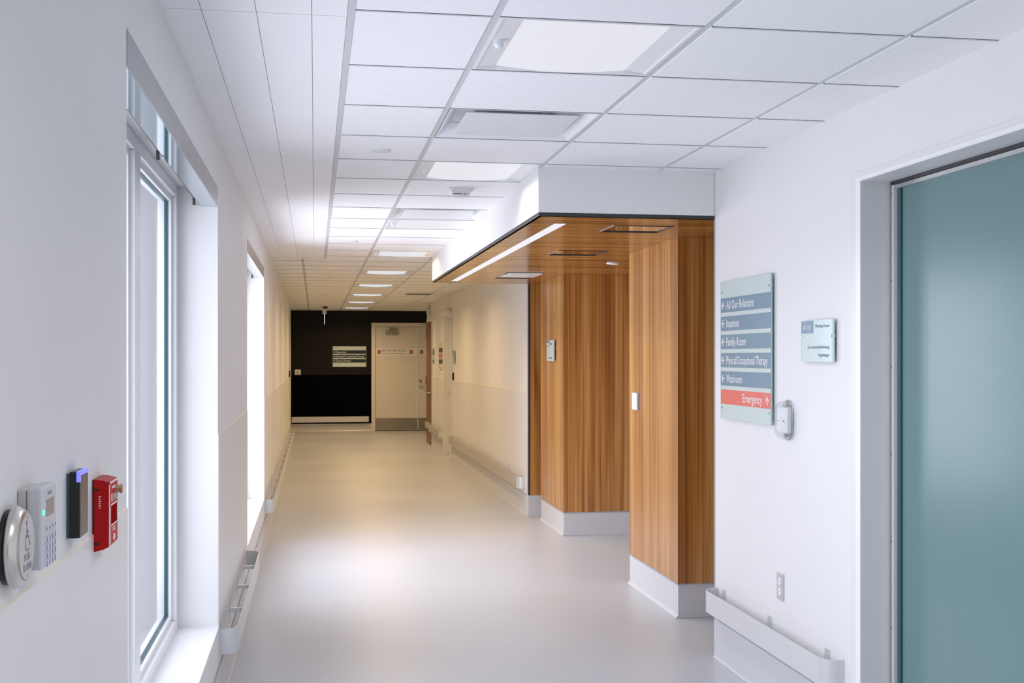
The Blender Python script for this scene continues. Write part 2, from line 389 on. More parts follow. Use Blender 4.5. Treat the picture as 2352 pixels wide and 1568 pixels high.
# windows ------------------------------------------------------------
def window(name, y0, y1, label):
    ym = (y0 + y1) / 2 + 0.09
    r = sthing(name, label, 'window', (XL, (y0 + y1) / 2, ZS))
    yo = (y0 + y1) / 2; ox = -XL
    def bx(b, x0, x1, ya, yb, z0, z1, m): b.box(x0 + ox, x1 + ox, ya - yo, yb - yo, z0 - ZS, z1 - ZS, m)
    fx, gx = -0.570, -0.612
    b = MB()
    bx(b, -0.645, fx, y0, y0 + 0.06, ZS + 0.05, ZH - 0.05, 'white_trim'); bx(b, -0.645, fx, y1 - 0.06, y1, ZS + 0.05, ZH - 0.05, 'white_trim')
    bx(b, -0.645, fx, ym - 0.06, ym + 0.06, ZS + 0.05, ZH - 0.05, 'white_trim')
    bx(b, -0.645, fx, y0, y1, ZS, ZS + 0.05, 'white_trim'); bx(b, -0.645, fx, y0, y1, ZH - 0.05, ZH, 'white_trim')
    b.build('window_frame', r, bevel=0.003)
    for (a, c) in ((y0 + 0.06, ym - 0.06), (ym + 0.06, y1 - 0.06)):
        s = MB(); z0, z1 = ZS + 0.05, ZH - 0.05; t = 0.022
        xa, xb = -0.64, -0.588
        bx(s, xa, xb, a, a + t, z0, z1, 'white_trim'); bx(s, xa, xb, c - t, c, z0, z1, 'white_trim')
        bx(s, xa, xb, a + t, c - t, z0, z0 + t, 'white_trim'); bx(s, xa, xb, a + t, c - t, z1 - t, z1, 'white_trim')
        so = s.build('sash', r, bevel=0.002)
        g = MB(); a2, c2, z2, z3 = a + t, c - t, z0 + t, z1 - t; q = 0.006
        bx(g, gx - 0.004, -0.602, a2, a2 + q, z2, z3, 'gasket'); bx(g, gx - 0.004, -0.602, c2 - q, c2, z2, z3, 'gasket')
        bx(g, gx - 0.004, -0.602, a2, c2, z2, z2 + q, 'gasket'); bx(g, gx - 0.004, -0.602, a2, c2, z3 - q, z3, 'gasket')
        g.build('gasket', so)
        p = MB(); bx(p, gx, gx + 0.006, a2 + q, c2 - q, z2 + q, z3 - q, 'clear'); p.build('pane', so)
    b = MB(); bx(b, -0.57, XL + 0.004, y0, y1, ZS - 0.004, ZS + 0.004, 'white_trim'); b.build('window_sill', r)
    return r
window('window_1', *W1, 'near tall white framed window in the left wall')
window('window_2', *W2, 'farther tall white framed window in the left wall')
window('window_added', *W3, 'white framed window added behind the viewer to light the near corridor')  # unseen window, added for more light near the camera

def roller_shade(y0, y1, label):
    n = y1 - y0
    r = thing('roller_shade', label, 'blind', (XL, (y0 + y1) / 2, ZH), LEFTW, 'roller shade boxes over the windows')
    h = n / 2 - 0.002
    b = MB(); s = h - n * 0.56
    b.box(-h, s - 0.001, -0.001, 0.003, -0.081, 0, 'fascia'); b.box(s + 0.001, h, -0.001, 0.003, -0.081, 0, 'fascia')
    b.build('fascia', r)
    b = MB(); b.box(-h, h, 0.003, 0.070, -0.081, -0.078, 'mirror_blue_reflection'); b.box(-h, h, 0.003, 0.09, -0.006, 0, 'alu'); b.box(-h, -h + 0.004, 0.003, 0.09, -0.078, 0, 'alu'); b.box(h - 0.004, h, 0.003, 0.09, -0.078, 0, 'alu')
    b.build('cassette', r)
    b = MB(); b.cyl((0.082, -0.055), 0.010, -h + 0.01, h - 0.12, 'x', 'fixture_hardware', 16)
    # cyl on axis x takes (y, z) centre
    b.build('roller', r)
    for bx in (-h * 0.02 - 0.01, h - 0.13):
        b = MB(); b.box(bx, bx + 0.035, 0.068, 0.080, -0.085, -0.070, 'alu'); b.box(bx + 0.010, bx + 0.018, 0.0805, 0.092, -0.091, -0.06, 'fixture_hardware')
        b.build('bracket', r)
    return r
roller_shade(*W1, 'polished aluminium roller shade box over the near window')
roller_shade(*W2, 'polished aluminium roller shade box over the farther window')

# ------------------------------------------------------------------ right wall
b = MB(); XRO = 2.25
D1 = (2.86, 4.10); D1H = 2.17
b.box(XR, XRO, Y0, D1[0], 0, ZT, 'paint'); b.box(XR, XRO, D1[0], D1[1], D1H, ZT, 'paint')
b.box(XR, XRO, D1[1], 5.755, 0, ZT, 'paint')
b.box(XR, XRO, 11.155, 17.35, 0, ZT, 'paint'); b.box(XR, XRO, 17.35, 18.41, 2.17, ZT, 'paint')
b.box(XR, XRO, 18.41, 20.36, 0, ZT, 'paint'); b.box(XR, XRO, 20.36, 21.20, 2.14, ZT, 'paint')
b.box(XR, XRO, 21.20, 21.42, 0, ZT, 'paint')
struct(b.build('wall_right'), 'white right corridor wall with door openings and wood alcove', 'wall')
b = MB()
for (a, c) in [(11.16, 17.28), (18.47, 20.30)]:
    b.box(XR - 0.003, XR + 0.001, a, c, 0.2, 1.178, 'panel')
    b.prism([(XR, 1.186), (XR - 0.0035, 1.179), (XR - 0.003, 1.178), (XR, 1.178)], a, c, 'y', 'caulk')
struct(b.build('trim_3'), 'smooth wainscot sheet on the far right wall', 'wainscot')
baseboard('baseboard_right', [('x', XR, D1[1] + 0.12, 5.755, -1), ('x', XR, 11.16, 17.28, -1), ('x', XR, 18.47, 20.30, -1)], 'tall vinyl cove base along the right wall')
b = MB(); b.box(XRO, 3.4, 21.2, 21.42, 0, ZT, 'paint'); b.box(3.3, 3.4, 21.42, YB + 0.2, 0, ZT, 'paint')
struct(b.build('wall_side_passage'), 'white side passage wall beyond the brown door', 'wall')
b = MB(); b.box(XO, XRO, Y0 - 0.1, Y0, 0, ZT, 'paint')
struct(b.build('wall_rear'), 'white wall closing the corridor behind the viewer', 'wall')

# back wall ------------------------------------------------------------
DB0, DB1, DBH = 1.141, 2.62, 2.216
b = MB()
b.box(-0.66, DB0 + 0.02, YB, YB + 0.2, 1.15, ZT, 'black'); b.box(DB1 - 0.02, 3.4, YB, YB + 0.2, 0, ZT, 'black'); b.box(DB0 + 0.02, DB1 - 0.02, YB, YB + 0.2, DBH - 0.02, ZT, 'black')
b.box(-0.66, DB0 + 0.02, YB, YB + 0.2, 0, 1.15, 'black'); b.box(DB0 + 0.02, DB1 - 0.02, YB + 0.125, YB + 0.2, 0, DBH - 0.02, 'black')  # second box, behind the door leaves, added to block light leaking past them
struct(b.build('wall_back'), 'black end wall of the corridor', 'wall')
b = MB(); b.box(-0.472, DB0, YB - 0.004, YB, 0.16, 1.15, 'black_sheet')
struct(b.build('trim_4'), 'black wainscot sheet on the lower end wall', 'wainscot')
b = MB(); prof = [(YB - 0.004, 0.16), (YB - 0.010, 0.16), (YB - 0.010, 0.03), (YB - 0.03, 0.001), (YB - 0.004, 0.001)]
b.prism(prof, -0.472, DB0, 'x', 'vinyl_base'); struct(b.build('baseboard_back'), 'tan vinyl cove base under the black end wall', 'baseboard')

# ------------------------------------------------------------------ wood alcove, bulkhead, soffit
A0, A1, XB, ZW = 5.76, 11.13, 1.09, 2.216
XC, XE = 2.08, 3.4
b = MB()
b.box(XB, XE, A0, A0 + 0.03, ZW + 0.018, ZT, 'paint'); b.box(XB, XB + 0.03, A0 + 0.03, A1 - 0.03, ZW + 0.018, ZT, 'paint'); b.box(XB, XE, A1 - 0.03, A1, ZW + 0.018, ZT, 'paint')
struct(b.build('ceiling_bulkhead'), 'white dropped bulkhead above the wood alcove', 'bulkhead')
b = MB()
b.box(XB + 0.004, XE, A0 + 0.002, A0 + 0.03, ZW, ZW + 0.018, 'charcoal'); b.box(XB + 0.004, XB + 0.02, A0 + 0.03, A1 - 0.02, ZW, ZW + 0.018, 'charcoal'); b.box(XB + 0.004, XE, A1 - 0.02, A1 - 0.004, ZW, ZW + 0.018, 'charcoal')
struct(b.build('trim_5'), 'thin charcoal trim under the white bulkhead', 'trim')
# soffit with openings for three access panels and the light slot is built as strips
holes = [(1.563, 1.895, 6.11, 6.43), (1.569, 1.905, 7.60, 7.96), (1.567, 1.875, 9.66, 10.40), (1.235, 1.302, 6.06, 10.9)]
xsg = sorted({XB + 0.003, XE} | {h[0] for h in holes} | {h[1] for h in holes}); ysg = sorted({A0 + 0.004, A1 - 0.004} | {h[2] for h in holes} | {h[3] for h in holes})
b = MB()
for i in range(len(xsg) - 1):
    for j in range(len(ysg) - 1):
        cx, cy = (xsg[i] + xsg[i+1]) / 2, (ysg[j] + ysg[j+1]) / 2
        if any(h[0] < cx < h[1] and h[2] < cy < h[3] for h in holes): continue
        b.add([(xsg[i], ysg[j], ZW), (xsg[i+1], ysg[j], ZW), (xsg[i+1], ysg[j+1], ZW), (xsg[i], ysg[j+1], ZW)], [(0, 3, 2, 1)], 'wood_h')
b.box(XB + 0.03, XE, A0 + 0.03, A1 - 0.03, ZT - 0.06, ZT - 0.02, 'paint')
struct(b.build('ceiling_soffit'), 'glossy wood veneer soffit of the alcove with cross grain', 'soffit')

def column(name, y0, y1, label):
    r = sthing(name, label, 'column', (XC, (y0 + y1) / 2, 0))
    n = (y1 - y0) / 2
    b = MB(); b.box(0, XE - XC, -n, n, 0.2, ZW, 'wood_v'); b.build('wood_cladding', r, bevel=0.0015)
    b = MB(); b.box(0.004, XE - XC, -n + 0.004, n - 0.004, 0.001, 0.196, 'vinyl_base')
    b.box(-0.002, XE - XC, -n - 0.002, n + 0.002, 0.196, 0.201, 'base_cap')
    b.prism([(0.004, 0.02), (-0.012, 0.001), (0.004, 0.001)], -n, n, 'y', 'vinyl_base')
    b.build('base', r)
    return r
column('wood_column', 6.64, 7.72, 'nearer wood clad column of the alcove with a switch plate')
column('wood_column', 9.85, 10.88, 'farther wood clad column of the alcove with a room sign')
b = MB()
b.box(XR + 0.024, XE, A1 - 0.012, A1 + 0.02, 0.2, ZW, 'wood_v'); b.box(XR + 0.008, XR + 0.024, A1 - 0.013, A1 + 0.02, 0.2, ZW, 'charcoal')
b.box(XR + 0.008, XE, A1 - 0.008, A1 + 0.02, 0.001, 0.2, 'vinyl_base')
b.box(XR + 0.004, XE, A0 - 0.002, A0 + 0.012, 0.2, ZW, 'wood_v'); b.box(XR + 0.004, XE, A0 - 0.002, A0 + 0.008, 0.001, 0.2, 'vinyl_base')
b.box(XE, XE + 0.1, A0 - 0.1, A1 + 0.1, 0, ZT, 'paint')
struct(b.build('wall_alcove'), 'wood clad end walls of the alcove', 'wall')
b = MB(); b.box(XR - 0.002, XR + 0.004, A0 - 0.004, A0 + 0.010, 0.2, ZW + 0.018, 'base_cap')
struct(b.build('trim_6'), 'slim grey metal corner edge of the alcove opening', 'trim')
b = MB(); b.box(XRO, XE + 0.1, 5.70, A0 - 0.002, 0, ZT, 'paint'); b.box(XRO, XE + 0.1, A1 + 0.02, A1 + 0.12, 0, ZT, 'paint')
struct(b.build('wall_alcove_ends'), 'plain partitions behind the alcove cladding', 'wall')

# ------------------------------------------------------------------ sliding glass door in the right wall
r = sthing('door_1', 'frosted green glass sliding door in a white frame', 'door', (XR, (D1[0] + D1[1]) / 2, 0), RIGHTW)
n = (D1[1] - D1[0]) / 2         # local x = -Y direction; far side (y=4.10) is local x=-n
b = MB()
for s in (-1, 1):
    b.box(s*n, s*(n + 0.085), -0.014, 0.0, 0, D1H, 'frame_paint')
    b.box(s*n, s*(n + 0.035), -0.019, -0.014, 0, D1H, 'white_trim')
    b.box(s*n, s*(n - 0.004), -0.019, 0.13, 0, D1H - 0.004, 'frame_paint')
b.box(-n - 0.085, n + 0.085, -0.014, 0.0, D1H, D1H + 0.032, 'frame_paint'); b.box(-n - 0.035, n + 0.035, -0.019, -0.014, D1H, D1H + 0.012, 'white_trim')
b.box(-n, n, -0.019, 0.13, D1H - 0.004, D1H, 'frame_paint')
b.build('door_frame', r)
b = MB()
b.box(-n + 0.004, -n + 0.010, 0.100, 0.135, 0, D1H - 0.004, 'charcoal'); b.box(-n + 0.010, n - 0.004, 0.100, 0.135, D1H - 0.018, D1H - 0.004, 'charcoal')
b.build('seal', r)
b = MB()
b.box(-n + 0.012, -n + 0.058, 0.097, 0.135, 0.01, D1H - 0.02, 'alu'); b.box(-n + 0.026, -n + 0.040, 0.094, 0.097, 0.01, D1H - 0.02, 'device_side')
b.box(-n + 0.058, -n + 0.072, 0.104, 0.135, 0.01, D1H - 0.02, 'gasket')
b.box(n - 0.06, n - 0.006, 0.097, 0.135, 0.01, D1H - 0.02, 'alu'); b.box(-n + 0.058, n - 0.06, 0.100, 0.135, D1H - 0.034, D1H - 0.02, 'alu'); b.box(-n + 0.058, n - 0.06, 0.100, 0.135, 0.01, 0.09, 'alu')
b.build('stile_frame', r)
for k in range(7):
    b = MB(); b.cyl((-n + 0.019, 0.2 + k * 0.32), 0.003, 0.0955, 0.098, 'y', 'charcoal', 10); b.build('screw', r)
b = MB(); b.box(-n + 0.072, n - 0.06, 0.112, 0.122, 0.09, D1H - 0.034, 'frosted'); b.build('pane', r)
b = MB(); b.box(XRO, 4.5, 1.5, 1.6, 0, ZT, 'paint'); b.box(XRO, 4.5, 5.60, 5.70, 0, ZT, 'paint'); b.box(4.5, 4.6, 1.5, 5.7, 0, ZT, 'paint'); b.box(XRO, 4.6, 1.5, 5.7, ZT, ZT + 0.05, 'paint'); b.box(3.6, 4.6, 1.5, 5.7, -0.1, 0, 'floor')
struct(b.build('wall_meeting_room'), 'dim meeting room walls behind the frosted door', 'wall')
area_light('meeting_room_fill', (3.5, 2.6, 2.4), (0, 0, 0), 0.6, 0.6, 12, (0.9, 0.95, 1.0))  # unseen lamp added to brighten the frosted pane from behind

# ------------------------------------------------------------------ restricted double door at the end
r = sthing('door_2', 'cream restricted access double door at the end of the corridor', 'door', (DB0, YB, 0), BACKW)
W = DB1 - DB0
b = MB(); b.box(0, 0.08, -0.02, 0.12, 0, DBH - 0.08, 'door_paint'); b.box(W - 0.08, W, -0.02, 0.12, 0, DBH - 0.08, 'door_paint'); b.box(0, W, -0.02, 0.12, DBH - 0.08, DBH, 'door_paint')
b.build('door_frame', r, bevel=0.004)
leaf = []
for (x0, x1) in ((0.084, 0.952), (0.958, W - 0.084)):
    b = MB(); b.box(x0, x1, 0.02, 0.065, 0.012, DBH - 0.084, 'door_paint'); lf = b.build('door_leaf', r); leaf.append(lf)
    b = MB(); b.box(x0 + 0.004, x1 - 0.004 if x1 < 1 else x1 - 0.02, 0.016, 0.02, 0.02, 0.262, 'steel'); b.build('kick_plate', lf)
b = MB(); b.box(0.948, 0.962, 0.012, 0.02, 0.012, DBH - 0.09, 'white_trim'); b.build('astragal', r)
b = MB(); b.box(0.29, 0.53, -0.045, 0.02, 1.975, 2.05, 'steel'); b.box(0.30, 0.52, -0.05, -0.045, 1.985, 2.04, 'steel')
cz = b.build('door_closer', r, bevel=0.006)
b = MB(); b.box(0.33, 0.41, -0.01, 0.012, 2.098, 2.128, 'white_trim'); b.box(0.36, 0.385, -0.03, -0.005, 2.05, 2.125, 'steel'); b.prism([(0.37, -0.03), (0.385, -0.012), (0.56, 0.0), (0.56, -0.012)], 2.085, 2.10, 'z', 'steel'); b.build('closer_arm', cz)
for lf, (x0, x1) in ((leaf[0], (0.088, 0.948)), (leaf[1], (0.962, 1.39))):
    b = MB(); b.box(x0 + 0.004, x1 - 0.004, 0.0188, 0.0201, 1.545, 1.69, 'sticker_white'); st = b.build('restricted_notice', lf)
    for cx in ((0.16, 0.815) if x0 < 0.5 else (1.03,)):
        d = MB(); d.cyl((cx, 1.617), 0.041, 0.017, 0.0188, 'y', 'sticker_red', 28); d.box(cx - 0.028, cx + 0.028, 0.0163, 0.017, 1.609, 1.626, 'sticker_white'); d.build('no_entry_symbol', lf)
text('lettering', 'RESTRICTED ACCESS', leaf[0], 0.47, 1.628, 0.0178, 0.040, 'black_ink', 0.50, 'CENTER')
text('lettering', 'AUTHORIZED PERSONNEL ONLY', leaf[0], 0.47, 1.575, 0.0178, 0.022, 'black_ink', 0.49, 'CENTER')
b = MB(); b.cyl((1.005, 1.02), 0.024, -0.012, 0.02, 'y', 'steel', 20); b.cyl((1.005, 0.97 - 0.95), 0.001, 0, 0.001, 'y', 'steel', 3); b.build('deadbolt', leaf[1])
b = MB(); b.cyl((1.005, 0.905), 0.030, 0.006, 0.02, 'y', 'nickel', 24); b.cyl((1.005, 0.905), 0.011, -0.045, 0.006, 'y', 'nickel', 16); b.prism([(1.0, 0.895), (1.0, 0.917), (1.06, 0.915), (1.13, 0.905), (1.13, 0.893), (1.06, 0.897)], -0.055, -0.040, 'y', 'nickel'); b.build('door_handle', leaf[1])
b = MB(); b.box(1.05, 1.17, -0.022, -0.0195, 2.178, 2.194, 'steel'); b.build('frame_label', r)

# far right cream door recess, brown door, far left frame
r = sthing('door_3', 'cream door set back in a white frame in the far right wall', 'door', (XR, 17.88, 0), RIGHTW)
b = MB(); hw = 0.53
for s in (-1, 1): b.box(s*(hw - 0.02), s*(hw + 0.055), -0.03, 0.12, 0, 2.13, 'frame_paint')
b.box(-hw - 0.055, hw + 0.055, -0.03, 0.12, 2.13, 2.19, 'frame_paint'); b.build('door_frame', r, bevel=0.004)
b = MB(); b.box(-hw + 0.02, hw - 0.02, 0.09, 0.135, 0.01, 2.13, 'door_paint'); lf = b.build('door_leaf', r)
b = MB(); b.box(-hw + 0.02, hw - 0.10, -0.075, -0.03, 2.15, 2.215, 'frame_paint'); b.build('door_operator', r, bevel=0.004)
b = MB(); b.cyl((-hw + 0.09, 0.96), 0.028, 0.075, 0.09, 'y', 'nickel', 20); b.box(-hw + 0.08, -hw + 0.2, 0.04, 0.055, 0.952, 0.968, 'nickel'); b.box(-hw + 0.083, -hw + 0.097, 0.04, 0.09, 0.952, 0.968, 'nickel'); b.build('door_handle', lf)

r = sthing('door_4', 'dark brown wooden door near the end of the right wall', 'door', (XR, 20.78, 0), RIGHTW)
b = MB(); hw = 0.42
for s in (-1, 1): b.box(s*hw, s*(hw + 0.06), -0.022, 0.12, 0, 2.13, 'frame_paint')
b.box(-hw - 0.06, hw + 0.06, -0.022, 0.12, 2.13, 2.19, 'frame_paint'); b.build('door_frame', r, bevel=0.004)
b = MB(); b.box(-hw + 0.003, hw - 0.003, -0.03, 0.015, 0.012, 2.127, 'door_wood'); lf = b.build('door_leaf', r)
for z in (0.25, 1.02, 1.86):
    b = MB(); b.cyl((-hw + 0.0, -0.036), 0.012, z, z + 0.16, 'z', 'steel', 14); b.build('hinge', r)
b = MB(); b.box(-hw + 0.05, hw - 0.04, -0.075, -0.05, 0.885, 0.91, 'nickel'); b.box(-hw + 0.06, -hw + 0.09, -0.05, -0.03, 0.885, 0.91, 'nickel'); b.box(hw - 0.08, hw - 0.05, -0.05, -0.03, 0.885, 0.91, 'nickel'); b.build('push_bar', lf)
b = MB(); b.box(-hw + 0.07, hw - 0.004, -0.06, -0.03, 0.27, 0.37, 'rail_dark'); b.build('crash_plate', lf)

r = sthing('door_5', 'white framed door at the far end of the left wall', 'door', (-0.472, 22.0, 0), LEFTW)
b = MB()
for s in (-1, 1): b.box(s*0.5, s*0.56, -0.02, 0.0, 0, 2.14, 'frame_paint')
b.box(-0.56, 0.56, -0.02, 0.0, 2.14, 2.2, 'frame_paint'); b.build('door_frame', r)
b = MB(); b.box(-0.5, 0.5, -0.008, 0.0, 0.01, 2.14, 'door_paint'); b.build('door_leaf', r)

# ------------------------------------------------------------------ crash rails
def crash_rail(label, plane_x, ya, yb, rz, brs, side_mat='rail', z0=0.252, z1=0.358, off=0.078):
    # local x along the wall, local -y out of it
    yc = (ya + yb) / 2; n = (yb - ya) / 2
    r = thing('crash_rail', label, 'guard rail', (plane_x, yc, 0), rz, 'low crash rails along the walls')
    rad = off - 0.012
    def arc(cx, sgn):
        pts = []
        for i in range(9):
            t = i / 8 * PI / 2
            pts.append((cx - sgn * (rad - rad * 0 ) + 0 if False else cx + sgn * rad * math.cos(t) , -off + rad - rad * math.sin(t)))
        return pts
    a = arc(-n + rad, -1)                       # from the wall end out to the rail face
    c = arc(n - rad, 1)[::-1]
    b = MB(); b.ribbon([a[-1], ((a[-1][0] + c[0][0]) / 2, -off), c[0]], z0, z1, 0.004, side_mat); b.build('rail', r)
    for path, inner in ((a, a[-1]), (c, c[0])):
        b = MB(); q = [(path[0][0], -0.0005)] + path if path is a else path + [(path[-1][0], -0.0005)]
        b.ribbon(q, z0 - 0.001, z1 + 0.001, 0.005, 'rail'); b.build('end_cap', r)
    for y in brs:
        lx = (y - yc) if rz == LEFTW else -(y - yc)
        if rz == BACKW: lx = y
        b = MB(); b.box(lx - 0.022, lx + 0.022, -0.004, 0, z0 - 0.01, z1 + 0.010, 'rail')
        b.box(lx - 0.012, lx + 0.012, -off + 0.008, -0.004, z0 + 0.045, z0 + 0.063, 'white_trim'); b.box(lx - 0.012, lx + 0.012, -off + 0.001, -off + 0.008, z0 + 0.03, z1 - 0.02, 'rail')
        o = b.build('bracket', r)
        b = MB(); b.cyl((lx, z1 + 0.001), 0.004, -0.0055, -0.004, 'y', 'alu', 10); b.build('screw', o)
    return r
crash_rail('short silver crash rail between the two windows', XL, 5.19, 7.27, LEFTW, [5.30, 5.84, 6.42, 7.0])
crash_rail('long silver crash rail along the left wall past the windows', XL, 9.82, 19.4, LEFTW, [9.95 + 0.75 * i for i in range(13)])
crash_rail('near silver crash rail on the right wall beneath the directory sign', XR, 4.27, 5.72, RIGHTW, [4.42, 5.02, 5.62])
crash_rail('long silver crash rail on the far right wall beyond the alcove', XR, 11.25, 17.26, RIGHTW, [11.4 + 0.75 * i for i in range(8)], 'rail_dark')
crash_rail('short silver crash rail on the right between cream and brown doors', XR, 18.52, 20.28, RIGHTW, [18.7, 19.4, 20.1], 'rail_dark')
r = thing('crash_rail', 'pale crash rail across the black end wall', 'guard rail', (0.33, YB - 0.004, 0), BACKW, 'low crash rails along the walls')
b = MB(); b.box(-0.79, 0.74, -0.06, -0.055, 0.19, 0.305, 'rail'); b.build('rail', r)
b = MB(); b.box(0.74, 0.76, -0.06, 0, 0.188, 0.307, 'rail_dark'); b.build('end_cap', r, bevel=0.006)
for x in (-0.6, -0.1, 0.4):
    b = MB(); b.box(x - 0.015, x + 0.015, -0.055, 0, 0.22, 0.27, 'rail'); b.build('bracket', r)

# ------------------------------------------------------------------ ceiling lights
def ceiling_light(k, label):
    x0, x1 = 0.506, 1.0915; y0 = ROW0 + P * k; cx = (x0 + x1) / 2; cy = y0 + P / 2
    r = thing('ceiling_light', label, 'ceiling light', (cx, cy, H), 0, 'square recessed ceiling lights')
    hx = (x1 - x0) / 2; hy = P / 2 - 0.0065; f = 0.012; z = 0.05
    b = MB()
    b.box(-hx, -hx + f, -hy, hy, 0, 0.06, 'white_trim'); b.box(hx - f, hx, -hy, hy, 0, 0.06, 'white_trim')
    b.box(-hx + f, hx - f, -hy, -hy + f, 0, 0.06, 'white_trim'); b.box(-hx + f, hx - f, hy - f, hy, 0, 0.06, 'white_trim')
    b.box(-hx, hx, -hy, hy, 0.06, 0.07, 'white_trim')
    b.build('housing', r)
    for s in (-1, 1):
        b = MB(); b.prism([(s*(hx - f), 0.004), (s*(hx - f), 0.05), (s*0.17, 0.05), (s*0.185, 0.030), (s*0.215, 0.014)], -hy + f, hy - f, 'y', 'white_trim', False)
        b.build('reflector', r)
    b = MB(); prof = [(-0.215, 0.014 - 0.001)]
    for i in range(1, 12):
        t = i / 12; prof.append((-0.215 + 0.43 * t, 0.013 - 0.014 * math.sin(PI * t)))
    prof += [(0.215, 0.013), (0.215, 0.03), (-0.215, 0.03)]
    b.prism(prof, -hy + f, hy - f, 'y', 'diffuser', False)
    b.build('diffuser', r)
    b = MB(); b.lathe((-hx + 0.038, -0.03, 0), [(0.016, 0.012), (0.016, -0.004), (0.012, -0.012), (0.004, -0.016), (0.0, -0.0165)], 'z', 'white_trim', 20); b.build('sensor', r)
    return r
names = {-8: 'square ceiling light far behind the viewer', -4: 'square ceiling light just behind the viewer', 0: 'large square ceiling light nearest the viewer', 4: 'square ceiling light before the smoke detector', 8: 'square ceiling light just beyond the second air diffuser',
         12: 'square ceiling light beside the far end of the bulkhead', 16: 'first fully visible warm ceiling light past the bulkhead', 20: 'second warm ceiling light past the bulkhead', 24: 'third warm ceiling light past the bulkhead', 28: 'fourth warm ceiling light past the bulkhead', 32: 'last ceiling light against the black end wall'}
for k in LIGHTK:
    ceiling_light(k, names[k])
    col = WARM; e = 20.5 if k > 12 else 15.0
    if k <= 8: col = (0.97, 0.95, 1.0); e = {0: 12.0, 4: 4.5, 8: 5.0}.get(k, 7.0)
    area_light('ceiling_light_lamp', (0.799, ROW0 + P * (k + 0.5), H - 0.02), (0, 0, 0), 0.42, 0.5, e, col, 142 if k <= 0 else 158)

def air_diffuser(k, label):
    cx = 0.79875; cy = ROW0 + P * (k + 0.5)
    r = thing('air_diffuser', label, 'air vent', (cx, cy, H), 0, 'square plaque air diffusers')
    hx, hy = 0.29275, P / 2 - 0.0065
    b = MB(); i1, i2 = 0.285, 0.235
    vo = [(-hx,-hy,0),(hx,-hy,0),(hx,hy,0),(-hx,hy,0)]; vi = [(-i1,-i1-0.005,0.001),(i1,-i1-0.005,0.001),(i1,i1+0.005,0.001),(-i1,i1+0.005,0.001)]
    vu = [(-i2,-i2,0.055),(i2,-i2,0.055),(i2,i2,0.055),(-i2,i2,0.055)]
    q = [(0,1,5,4),(1,2,6,5),(2,3,7,6),(3,0,4,7)]
    b.add(vo + vi, q, 'white_trim'); b.add(vi + vu, q, 'white_trim'); b.add([(-hx,-hy,0.06),(hx,-hy,0.06),(hx,hy,0.06),(-hx,hy,0.06)] + vu, [(0,1,2,3)], 'white_trim')
    b.add([(-i2,-i2,0.056),(i2,-i2,0.056),(i2,i2,0.056),(-i2,i2,0.056)], [(0,1,2,3)], 'white_trim')
    b.box(-hx, hx, -hy, hy, 0.058, 0.066, 'white_trim')
    b.build('diffuser_frame', r)
    b = MB(); b.box(-0.222, 0.222, -0.222, 0.222, 0.0, 0.006, 'plaque'); b.build('plaque', r, bevel=0.003)
    b = MB(); b.cyl((0, 0), 0.11, 0.012, 0.056, 'z', 'duct', 36); b.build('duct_collar', r)
    for sx in (-1, 1):
        b = MB(); b.box(sx*0.16 - 0.006, sx*0.16 + 0.006, -0.02, 0.02, 0.005, 0.056, 'alu'); b.build('hanger', r)
air_diffuser(2, 'square plaque air diffuser nearest the viewer in the ceiling')
air_diffuser(7, 'farther square plaque air diffuser beside the white bulkhead')

r = thing('smoke_detector', 'white round smoke detector on the ceiling beside the bulkhead', 'smoke detector', (0.80, 6.58, H))
b = MB(); b.lathe((0, 0, 0), [(0.075, 0), (0.075, -0.008), (0.066, -0.012), (0.062, -0.012)], 'z', 'detector'); b.build('base', r)
b = MB(); b.lathe((0, 0, 0), [(0.064, -0.010), (0.058, -0.026), (0.050, -0.041), (0.034, -0.047), (0.0, -0.048)], 'z', 'detector'); b.build('cap', r)
b = MB(); b.add([( (0.0592)*math.cos(t)*0.93, (0.0592)*math.sin(t)*0.93, z) for t in [R(215 + 10*i) for i in range(10)] for z in (-0.037, -0.033)], [(2*i, 2*i+2, 2*i+3, 2*i+1) for i in range(9) if i != 6], 'fixture_hardware'); b.build('sensing_slot', r)

for (x, y, lb) in [(0.298, 5.41, 'round flat white sprinkler cover nearest the viewer'), (0.302, 9.70, 'round flat sprinkler cover beside the bright ceiling planks end'), (0.19, 14.15, 'round flat sprinkler cover in the warm lit ceiling'), (0.19, 18.4, 'farthest round sprinkler cover before the black wall')]:
    b = MB(); b.lathe((0, 0, 0), [(0.042, 0.001), (0.042, -0.005), (0.038, -0.007), (0.0, -0.0072)], 'z', 'detector', 32)
    tag(b.build('sprinkler_cover', loc=(x, y, H)), lb, 'sprinkler cover', 'round sprinkler covers in the ceiling')

b = MB(); b.box(-0.2, 0.2, -0.2, 0.2, -0.012, 0, 'plaque')
for i in range(7): b.box(-0.18, 0.18, -0.17 + i*0.052, -0.145 + i*0.052, -0.014, -0.012, 'gap')
tag(b.build('return_grille', loc=(1.52, 17.6, H)), 'flat square return grille in the far right ceiling', 'air vent')

